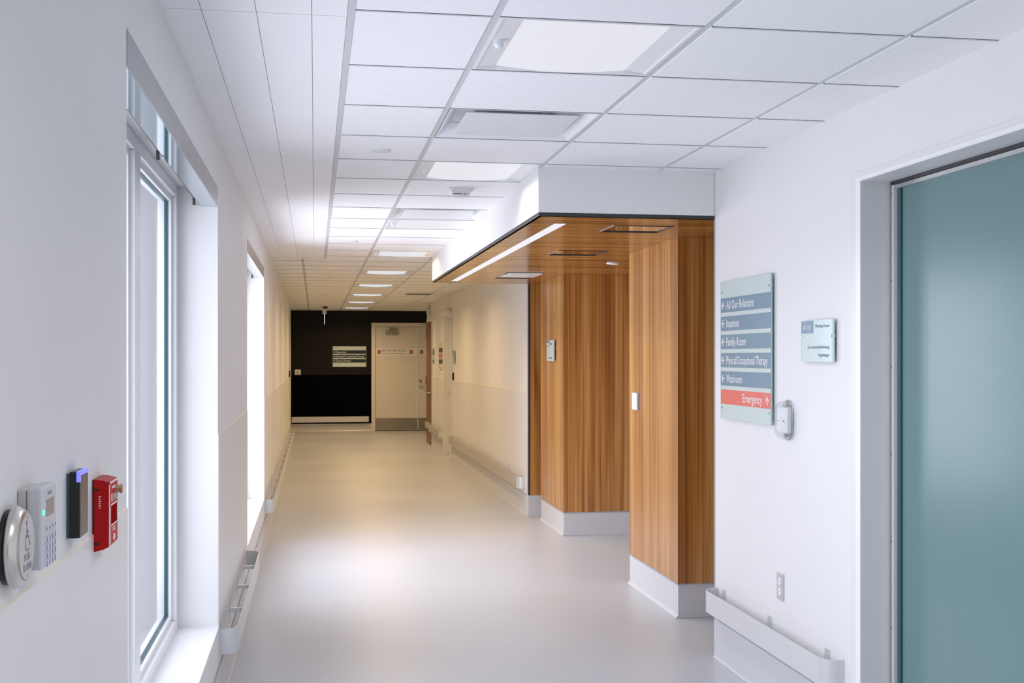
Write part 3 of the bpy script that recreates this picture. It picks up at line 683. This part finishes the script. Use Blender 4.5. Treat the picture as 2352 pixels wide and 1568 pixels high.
r = thing('exit_sign', 'edge lit acrylic exit sign hanging in front of black wall', 'exit sign', (0.18, 22.6, H))
b = MB(); b.lathe((0, 0, 0), [(0.058, 0), (0.056, -0.010), (0.048, -0.016), (0.0, -0.016)], 'z', 'detector', 28); b.build('canopy', r)
b = MB(); b.lathe((0.012, -0.22, 0), [(0.050, 0.0), (0.044, -0.014), (0.040, -0.030), (0.022, -0.042), (0.0, -0.045)], 'z', 'device_black', 24); b.build('lamp_dome', r)
b = MB(); b.prism([(-0.040, -0.016), (0.040, -0.016), (0.042, -0.10), (0.028, -0.132), (-0.028, -0.132), (-0.042, -0.10)], -0.16, 0.16, 'y', 'detector'); b.build('housing', r, bevel=0.004)
b = MB(); b.box(-0.005, 0.005, -0.155, 0.155, -0.325, -0.13, 'exit_glow'); b.build('acrylic_panel', r)

# ------------------------------------------------------------------ soffit fittings
r = thing('linear_light', 'long slim white light strip recessed in the wood soffit', 'ceiling light', (1.2685, 8.48, ZW))
L2 = 2.42
b = MB(); b.box(-0.0335, -0.0315, -L2, L2, 0, 0.03, 'alu'); b.box(0.0315, 0.0335, -L2, L2, 0, 0.03, 'alu'); b.box(-0.0335, 0.0335, -L2, -L2 + 0.02, 0.0, 0.03, 'fixture_hardware'); b.box(-0.0335, 0.0335, L2 - 0.02, L2, 0, 0.03, 'fixture_hardware'); b.box(-0.0335, 0.0335, -L2, L2, 0.03, 0.034, 'alu')
b.build('housing', r)
b = MB(); b.box(-0.0315, 0.0315, -L2 + 0.02, L2 - 0.02, 0.001, 0.02, 'strip'); b.build('diffuser', r)
area_light('linear_light_lamp', (1.2685, 8.48, ZW - 0.004), (0, 0, 0), 0.05, 4.6, 14, (1.0, 0.92, 0.82), 120)

def access_panel(x0, x1, y0, y1, label, extra=False):
    cx, cy = (x0+x1)/2, (y0+y1)/2; hx, hy = (x1-x0)/2, (y1-y0)/2
    r = thing('soffit_panel', label, 'access panel', (cx, cy, ZW), 0, 'polished panels in the wood soffit')
    b = MB(); t = 0.003
    b.box(-hx, -hx + t, -hy, hy, -0.003, 0.02, 'alu'); b.box(hx - t, hx, -hy, hy, -0.003, 0.02, 'charcoal'); b.box(-hx + t, hx - t, -hy, -hy + t, -0.003, 0.02, 'charcoal'); b.box(-hx + t, hx - t, hy - t, hy, -0.003, 0.02, 'charcoal')
    b.build('frame', r)
    b = MB(); b.box(-hx + t, hx - t, -hy + t, hy - t, 0.002, 0.014, 'mirror'); b.build('plate', r)
    if extra:
        b = MB(); b.box(-hx + 0.02, hx - 0.008, -hy + 0.006, hy - 0.32, -0.012, -0.004, 'white_trim'); b.build('white_plate', r)  # plain white plate over the near part of the panel
access_panel(1.563, 1.895, 6.11, 6.43, 'polished square panel in the wood soffit nearest the viewer')
access_panel(1.569, 1.905, 7.60, 7.96, 'polished square panel in the middle of the wood soffit')
access_panel(1.567, 1.875, 9.66, 10.40, 'farthest soffit panel with a white plate on its near part', True)
b = MB(); b.lathe((0, 0, 0), [(0.046, 0.001), (0.046, -0.006), (0.040, -0.008), (0.038, -0.004)], 'z', 'white_trim', 32)
r = thing('downlight', 'small round downlight in the wood soffit', 'ceiling light', (2.187, 8.59, ZW)); b.build('trim_ring', r)
b = MB(); b.lathe((0, 0, 0), [(0.039, -0.004), (0.02, -0.006), (0.0, -0.0062)], 'z', 'diffuser', 32); b.build('lens', r)

# ------------------------------------------------------------------ signs
def strip_arrow(b, cx, cz, s, y, d, m='white_ink'):
    # arrow pointing in direction d ('L' or 'U')
    pts_shaft = [(-0.06, -0.05), (0.34, -0.05), (0.34, 0.05), (-0.06, 0.05)]
    head = [(-0.34, 0.0), (-0.02, -0.30), (0.10, -0.30), (-0.16, 0.0), (0.10, 0.30), (-0.02, 0.30)]
    body = [(-0.22, -0.055), (0.34, -0.055), (0.34, 0.055), (-0.22, 0.055)]
    for poly in (head, body):
        q = [(p[0]*s, p[1]*s) if d == 'L' else (p[1]*s, -p[0]*s) for p in poly]
        if d == 'U': q = [(-a, c) for (a, c) in q][::-1]
        b.prism([(cx + a, cz + c) for (a, c) in q], y - 0.0006, y, 'y', m)

def directory(loc, rz, w, h, rows, label, glass='sign_glass', dark='sign_navy', pad=0.082, pitch=0.0893, sh=0.070):
    # local origin: centre of the sign on the wall
    r = thing('directory_sign', label, 'sign', loc, rz, 'glass wayfinding directories')
    b = MB(); b.box(-w/2, w/2, -0.018, -0.012, -h/2, h/2, glass); b.build('glass_panel', r)
    b = MB(); b.box(-w/2 - 0.0006, -w/2 + 0.004, -0.0185, -0.0115, -h/2 - 0.0004, h/2 + 0.0004, 'sign_edge'); b.box(w/2 - 0.004, w/2 + 0.0006, -0.0185, -0.0115, -h/2 - 0.0004, h/2 + 0.0004, 'sign_edge'); b.build('glass_edge', r)
    for (sx, sz) in ((-1, 1), (1, 1), (-1, -1), (1, -1)):
        b = MB(); b.cyl((sx*(w/2 - 0.022), sz*(h/2 - 0.052)), 0.007, -0.0225, 0, 'y', 'alu', 16); b.cyl((sx*(w/2 - 0.022), sz*(h/2 - 0.052)), 0.0035, -0.0228, -0.0225, 'y', 'fixture_hardware', 10); b.build('standoff', r)
    for i, row in enumerate(rows):
        t, wid, kind = row
        zc = h/2 - pad - sh/2 - i * pitch
        a = 0.066
        b = MB()
        if kind == 'L':
            b.box(-w/2 + 0.004, -w/2 + a, -0.0195, -0.018, zc - sh/2, zc + sh/2, dark); b.box(-w/2 + a + 0.008, w/2 - 0.005, -0.0195, -0.018, zc - sh/2, zc + sh/2, dark)
            st = b.build('direction_strip', r)
            b = MB(); strip_arrow(b, -w/2 + a/2 + 0.004, zc, 0.062, -0.0195, 'L'); b.build('arrow', st)
            if t: text('lettering', t, st, -w/2 + a + 0.020, zc - 0.019, -0.0199, 0.040, 'white_ink', wid)
        elif kind == 'R':
            b.box(-w/2 + 0.004, w/2 - a - 0.020, -0.0195, -0.018, zc - sh/2, zc + sh/2, 'sign_red'); b.box(w/2 - a - 0.012, w/2 - 0.004, -0.0195, -0.018, zc - sh/2, zc + sh/2, 'sign_red')
            st = b.build('direction_strip', r); st['label'] = 'red emergency strip'
            b = MB(); strip_arrow(b, w/2 - a/2 - 0.008, zc, 0.062, -0.0195, 'U'); b.build('arrow', st)
            if t: text('lettering', t, st, w/2 - a - 0.035, zc - 0.018, -0.0199, 0.040, 'white_ink', wid, 'RIGHT')
    return r
directory((XR, 5.293, 1.553), RIGHTW, 0.655, 0.67, [('All Our Relations', 0.365, 'L'), ('Inpatient', 0.178, 'L'), ('Family Room', 0.262, 'L'), ('Physical/Occupational Therapy', 0.535, 'L'), ('Washroom', 0.215, 'L'), ('Emergency', 0.245, 'R')],
          'large glass directory with blue strips and a red emergency strip')
directory((0.697, YB, 1.524), BACKW, 0.677, 0.417, [('Inpatient', 0.19, 'L'), ('Physical/Occupational Therapy', 0.555, 'L'), ('Family Room', 0.28, 'L')],
          'glass directory with three dark strips on the black wall', 'sign_glass', 'sign_dark')
directory((XR, 18.86, 1.53), RIGHTW, 0.60, 0.42, [(None, 0, 'L'), (None, 0, 'R'), (None, 0, 'L')],
          'small far directory with dark and red strips beside the cream door', 'sign_glass', 'sign_dark')

def room_sign(loc, rz, label, code, lines, w=0.305, h=0.168, glass='sign_glass'):
    r = thing('room_sign', label, 'sign', loc, rz, 'glass room number signs')
    b = MB(); b.box(-w/2, w/2, -0.018, -0.012, -h/2, h/2, glass); b.build('glass_panel', r)
    b = MB(); b.box(w/2 - 0.012, w/2 - 0.004, -0.0185, -0.0115, -h/2 - 0.0004, h/2 + 0.0004, 'sign_edge'); b.box(-w/2 - 0.0006, -w/2 + 0.003, -0.0185, -0.0115, -h/2 - 0.0004, h/2 + 0.0004, 'sign_edge'); b.build('glass_edge', r)
    b = MB(); b.box(-w/2 + 0.002, -w/2 + 0.118, -0.0195, -0.018, h/2 - 0.052, h/2 - 0.002, 'sign_navy'); cp = b.build('number_block', r)
    if code: text('lettering', code, cp, -w/2 + 0.060, h/2 - 0.037, -0.0199, 0.017, 'white_ink', 0.075, 'CENTER')
    for (t, z, wid) in lines: text('lettering', t, r, w/2 - 0.035, z, -0.0186, 0.013, 'grey_ink', wid, 'RIGHT')
    for sx in (-1, 1):
        b = MB(); b.cyl((sx*(w/2 - 0.016), h/2 - 0.066), 0.005, -0.022, 0, 'y', 'alu', 14); b.build('standoff', r)
    return r
room_sign((XR, 4.483, 1.583), RIGHTW, 'glass room sign beside the frosted sliding door', 'AC-102', [('Meeting Room', 0.054, 0.130), ('Ge-naanamidabiwaang', -0.030, 0.205), ('Aagindaagan', -0.062, 0.105)])
room_sign((XC, 10.33, 1.575), RIGHTW, 'pale glass room sign on the farther wood column', None, [], 0.32, 0.186)
b_lines = None
room_sign((XR, 17.10, 1.515), RIGHTW, 'small room sign on the far right wall above a card reader', None, [], 0.22, 0.19)
# blocks of unreadable small print on the column sign are left as plain bars
cs = [o for o in bpy.data.objects if o.get('label') == 'pale glass room sign on the farther wood column'][0]
b = MB(); b.box(-0.145, -0.075, -0.0199, -0.0195, 0.048, 0.066, 'white_ink'); b.box(-0.02, 0.07, -0.0186, -0.018, 0.052, 0.066, 'grey_ink'); b.box(0.065, 0.085, -0.0186, -0.018, -0.034, -0.022, 'grey_ink'); b.box(-0.055, 0.085, -0.0186, -0.018, -0.072, -0.060, 'grey_ink'); b.build('small_print', cs)
r = thing('wall_notice', 'narrow dark green notice beside the brown door', 'sign', (XR, 20.08, 1.53), RIGHTW)
b = MB(); b.box(-0.10, 0.10, -0.016, 0, -0.13, 0.13, 'sign_glass'); b.build('panel', r)
b = MB(); b.box(-0.085, 0.085, -0.0175, -0.016, 0.02, 0.115, 'sign_dark'); b.box(-0.085, 0.085, -0.0175, -0.016, -0.115, -0.06, 'sign_dark'); b.build('dark_block', r)

# ------------------------------------------------------------------ near left wall devices
# push plate
r = thing('push_plate', 'round steel push to open plate on the near left wall', 'door button', (XL, 1.672, 1.266), LEFTW)
b = MB(); b.lathe((0, 0, 0), [(0.050, 0), (0.050, -0.010), (0.0, -0.010)], 'y', 'device_black'); b.build('back_box', r)
b = MB(); b.lathe((0, 0, 0), [(0.0, -0.0088), (0.054, -0.009), (0.056, -0.012), (0.055, -0.016), (0.049, -0.023), (0.0445, -0.0255), (0.044, -0.0250), (0.0, -0.0248)], 'y', 'nickel', 56); b.build('bezel', r)
b = MB(); b.cyl((0, 0), 0.043, -0.0262, -0.0245, 'y', 'device_side', 48); fc = b.build('button_face', r)
y = -0.0266
# wheelchair symbol
b = MB(); b.cyl((-0.002, 0.032), 0.0036, y, y + 0.0006, 'y', 'key_dark', 16)
b.prism([(-0.004, 0.027), (0.000, 0.027), (0.001, 0.014), (-0.003, 0.014)], y, y + 0.0006, 'y', 'key_dark')
b.prism([(-0.002, 0.021), (0.008, 0.021), (0.008, 0.0185), (-0.002, 0.0185)], y, y + 0.0006, 'y', 'key_dark')
b.prism([(-0.003, 0.015), (0.009, 0.015), (0.014, 0.003), (0.017, 0.004), (0.0165, 0.0015), (0.012, 0.0), (0.0075, 0.012), (-0.003, 0.012)], y, y + 0.0006, 'y', 'key_dark')
ring = []; ng = 22
for i in range(ng + 1):
    t = R(110 + i * 205 / ng); ring.append((t,))
vs = []; 
for (t,) in ring:
    for rr in (0.0125, 0.0102): vs.append((0.002 + rr*math.cos(t), y, 0.006 + rr*math.sin(t)))
b.add(vs, [(2*i, 2*i+2, 2*i+3, 2*i+1) for i in range(ng)], 'key_dark'); b.build('wheelchair_symbol', fc)
text('lettering', 'PUSH', fc, 0.0, -0.018, -0.0264, 0.0095, 'key_dark', 0.030, 'CENTER')
text('lettering', 'TO OPEN', fc, 0.0, -0.0315, -0.0264, 0.0095, 'key_dark', 0.046, 'CENTER')
for z in (0.039, -0.039):
    b = MB(); b.cyl((0, z), 0.0014, -0.0266, -0.0262, 'y', 'fixture_hardware', 10); b.build('screw', fc)

# keypad
r = thing('keypad', 'white alarm keypad with screen and number keys', 'keypad', (XL, 1.772, 1.281), LEFTW)
b = MB(); b.box(-0.043, 0.043, -0.012, 0, -0.055, 0.055, 'device_side'); b.build('back_plate', r, bevel=0.003)
b = MB(); b.box(-0.045, 0.045, -0.034, -0.012, -0.0575, 0.0575, 'device_white'); bd = b.build('body', r, bevel=0.005)
b = MB(); b.box(-0.022, 0.026, -0.0346, -0.033, 0.014, 0.038, 'screen'); b.build('screen', bd)
b = MB(); b.box(-0.043, -0.034, -0.0346, -0.033, 0.019, 0.026, 'green_led'); b.build('indicator_light', bd)
b = MB(); b.box(-0.012, 0.012, -0.0345, -0.033, 0.044, 0.0485, 'key_dark'); b.build('maker_mark', bd)
kb = None
for rI in range(5):
    for cI in range(4):
        h = 0.0035 if rI == 0 else 0.0060
        x, z = -0.024 + cI * 0.0175, 0.000 - (0 if rI == 0 else 0.0025) - rI * 0.0115
        b = MB(); b.box(x - 0.006, x + 0.006, -0.0365, -0.034, z - h, z + h * 0.4, 'key_face'); b.box(x - 0.006, x - 0.001, -0.0368, -0.0365, z - h, z + h * 0.3, 'key_dark')
        b.build('key', bd)

# card readers
def card_reader(loc, rz, label, sc=1.0):
    r = thing('card_reader', label, 'card reader', loc, rz, 'black card readers')
    w, h = 0.0355 * sc, 0.055
    b = MB(); b.box(-w + 0.002, w - 0.002, -0.005, 0, -h, h - 0.003, 'gasket'); b.build('back_plate', r)
    b = MB(); b.box(-w, w, -0.0215, -0.005, -h, h, 'device_black'); bd = b.build('body', r, bevel=0.002)
    b = MB(); b.box(-w + 0.003, w - 0.001, -0.0222, -0.0213, -h + 0.001, h - 0.008, 'device_front'); b.build('face', bd)
    b = MB(); b.box(-w - 0.0006, w + 0.0006, -0.0224, -0.0165, h - 0.0065, h + 0.0006, 'blue_led'); b.box(-w - 0.0006, -w + 0.006, -0.0224, -0.0165, h - 0.017, h - 0.0065, 'blue_led'); b.build('status_light', bd)
    return r
card_reader((XL, 2.092, 1.274), LEFTW, 'black card reader with blue light left of the fire alarm')
card_reader((XR, 17.20, 1.235), RIGHTW, 'black card reader with blue light beside the far cream door')
card_reader((XL, 19.1, 1.25), LEFTW, 'black card reader at the far end of the left wall')

# fire alarm pull station
r = thing('fire_alarm', 'red fire alarm pull station with white lettering', 'fire alarm', (XL, 2.335, 1.226), LEFTW)
b = MB(); b.box(-0.044, 0.044, -0.004, 0, -0.064, 0.066, 'device_black'); b.build('back_plate', r)
b = MB()
w, h, d = 0.0465, 0.067, 0.030
prof = [(-0.003, -h), (-0.003, h)] + [(-0.003 - 0.027 * t, h - 0.006 * t * t) for t in (0.33, 0.66, 1.0)] + [(-d, -h + 0.009), (-0.020, -h + 0.004)]
b.prism(prof, -w, w, 'x', 'red'); 
for z in (0.048, -0.052): b.box(-w - 0.0006, -w + 0.004, -0.012, -0.003, z - 0.0018, z + 0.0018, 'device_black')
bd = b.build('housing', r)
b = MB(); yf = -d - 0.0008
t = 0.0022
def fr(x0, x1, z0, z1, m, yy=0.0): b.box(x0, x1, yf - yy, yf + 0.001, z0, z1, m)
fr(-w + 0.004, w - 0.002, -0.056, 0.058, 'red_face')
fr(-w, -w + 0.004, -0.057, 0.061, 'white_ink', 0.0003); fr(-w, w, 0.0575, 0.061, 'white_ink', 0.0003); fr(w - 0.003, w - 0.0015, -0.055, 0.058, 'white_ink', 0.0003)
fr(-0.034, 0.040, 0.0155, 0.0185, 'white_ink', 0.0003); fr(-0.034, 0.040, -0.0225, -0.0195, 'white_ink', 0.0003); fr(-0.034, -0.031, -0.0225, 0.0185, 'white_ink', 0.0003); fr(0.037, 0.040, -0.0225, 0.0185, 'white_ink', 0.0003)
fr(-0.034, -0.031, -0.055, -0.0225, 'white_ink', 0.0003)
b.build('front_plate', r)
b = MB(); b.box(-0.031, 0.037, yf - 0.0004, yf + 0.0012, -0.0195, 0.0155, 'red_deep'); b.build('window_recess', r)
text('lettering', 'FEU/FIRE', r, 0.002, 0.0235, yf - 0.0006, 0.0135, 'white_ink', 0.068, 'CENTER')
b = MB(); b.box(-0.018, 0.012, yf - 0.0009, yf, 0.047, 0.051, 'white_ink'); b.build('instruction_text', r)
text('lettering', 'PULL', r, 0.003, -0.034, yf - 0.0006, 0.009, 'white_ink', 0.036, 'CENTER')
b = MB(); b.prism([(-0.004, -0.040), (0.012, -0.040), (0.012, -0.046), (0.018, -0.046), (0.004, -0.0535), (-0.010, -0.046), (-0.004, -0.046)], yf - 0.0008, yf, 'y', 'white_ink'); b.build('arrow', r)
b = MB()
for i in range(6): b.box(-w - 0.0006, -w, -0.016 + 0.0012 * (i % 2), -0.012, 0.034 - i * 0.0042, 0.036 - i * 0.0042, 'white_ink')
b.build('side_marking', r)
b = MB(); b.cyl((0.018, 0.043), 0.0085, -0.036, -0.030, 'y', 'brass', 24); b.cyl((0.018, 0.043), 0.0062, -0.039, -0.036, 'y', 'brass', 24); b.cyl((0.018, 0.043), 0.0092, -0.0435, -0.039, 'y', 'brass', 24, r2=0.0080); b.build('lock_knob', r)

# ------------------------------------------------------------------ right wall devices
r = thing('alarm_strobe', 'clear domed alarm cover on wall right of the directory', 'alarm', (XR, 4.79, 1.25), RIGHTW)
def capsule(hw, hh, n=10):
    pts = []; rad = hw
    for i in range(n + 1): t = PI * i / n; pts.append((rad * math.cos(t), hh - rad + rad * math.sin(t)))
    for i in range(n + 1): t = PI + PI * i / n; pts.append((rad * math.cos(t), -hh + rad + rad * math.sin(t)))
    return pts
b = MB(); b.prism(capsule(0.062, 0.085), -0.010, 0, 'y', 'white_trim', True); b.build('base', r)
b = MB(); b.box(-0.040, 0.040, -0.034, -0.010, -0.056, 0.056, 'detector'); bd = b.build('body', r, bevel=0.006)
b = MB(); b.cyl((0.012, -0.004), 0.010, -0.038, -0.034, 'y', 'white_trim', 20); b.cyl((0.012, -0.004), 0.0045, -0.0385, -0.038, 'y', 'device_black', 14); b.build('lens', bd)
b = MB()
lay = [(1.0, 0.0), (1.0, -0.028), (0.95, -0.045), (0.84, -0.056), (0.6, -0.061)]
base_c = capsule(0.060, 0.083); nC = len(base_c); vs = []
for (k, yy) in lay: vs += [(p[0]*k, yy, p[1]*k if abs(p[1]) < 0.0 else p[1] - (1-k)*0.060*(1 if p[1] > 0 else -1)) for p in base_c]
fs = [(j*nC+i, j*nC+(i+1) % nC, (j+1)*nC+(i+1) % nC, (j+1)*nC+i) for j in range(len(lay)-1) for i in range(nC)] + [tuple(range((len(lay)-1)*nC, len(lay)*nC))]
b.add(vs, fs, 'clear_plastic', True); b.build('clear_cover', r)
b = MB(); b.prism(capsule(0.066, 0.089), -0.014, -0.010, 'y', 'clear_plastic', True); b.build('cover_flange', r)

def outlet(loc, rz, label, m='alu'):
    r = thing('wall_outlet', label, 'outlet', loc, rz, 'duplex wall outlets')
    b = MB(); b.box(-0.036, 0.036, -0.006, 0, -0.058, 0.058, m); b.build('cover_plate', r, bevel=0.002)
    for z in (0.022, -0.022):
        b = MB(); b.cyl((0, z), 0.017, -0.0085, -0.006, 'y', 'white_trim', 24); s = b.build('socket', r)
        b = MB()
        for x in (-0.006, 0.006): b.box(x - 0.001, x + 0.001, -0.0088, -0.0084, z - 0.001, z + 0.007, 'device_black')
        b.cyl((0, z - 0.007), 0.002, -0.0088, -0.0084, 'y', 'device_black', 8); b.build('slots', s)
    return r
outlet((XR, 4.895, 0.522), RIGHTW, 'steel duplex outlet on the near right wall above the crash rail')
outlet((XR, 14.37, 0.495), RIGHTW, 'small white duplex outlet on the far right wall', 'white_trim')

r = thing('switch_plate', 'white control plate on the nearer wood column', 'switch', (XC, 7.52, 1.229), RIGHTW)
b = MB(); b.box(-0.058, 0.058, -0.006, 0, -0.058, 0.058, 'alu'); b.build('back_plate', r)
b = MB(); b.box(-0.056, 0.056, -0.020, -0.006, -0.056, 0.056, 'white_trim'); bd = b.build('cover', r, bevel=0.004)
for z in (0.020, 0.0, -0.02):
    b = MB(); b.box(-0.02, 0.012, -0.0215, -0.0195, z - 0.006, z + 0.006, 'detector'); b.build('button', bd)

r = thing('push_plate', 'small square accessible door button on the black wall', 'door button', (-0.34, YB, 1.205), BACKW)
b = MB(); b.box(-0.06, 0.06, -0.018, 0, -0.055, 0.055, 'frame_paint'); b.build('plate', r, bevel=0.004)
b = MB(); b.cyl((0, 0.022), 0.009, -0.019, -0.018, 'y', 'key_dark', 14); b.prism([(-0.02, -0.02), (0.02, -0.02), (0.006, 0.012), (-0.006, 0.012)], -0.019, -0.018, 'y', 'key_dark'); b.box(-0.035, 0.035, -0.019, -0.018, -0.042, -0.03, 'key_dark'); b.build('symbol', r)

r = thing('corridor_lamp', 'small white box lamp above the brown door', 'wall lamp', (XR, 20.75, 2.34), RIGHTW)
b = MB(); b.box(-0.09, 0.09, -0.010, 0, -0.085, 0.085, 'device_side'); b.build('base', r)
b = MB(); b.box(-0.08, 0.08, -0.065, -0.010, -0.075, 0.075, 'device_white'); b.build('lens', r, bevel=0.006)
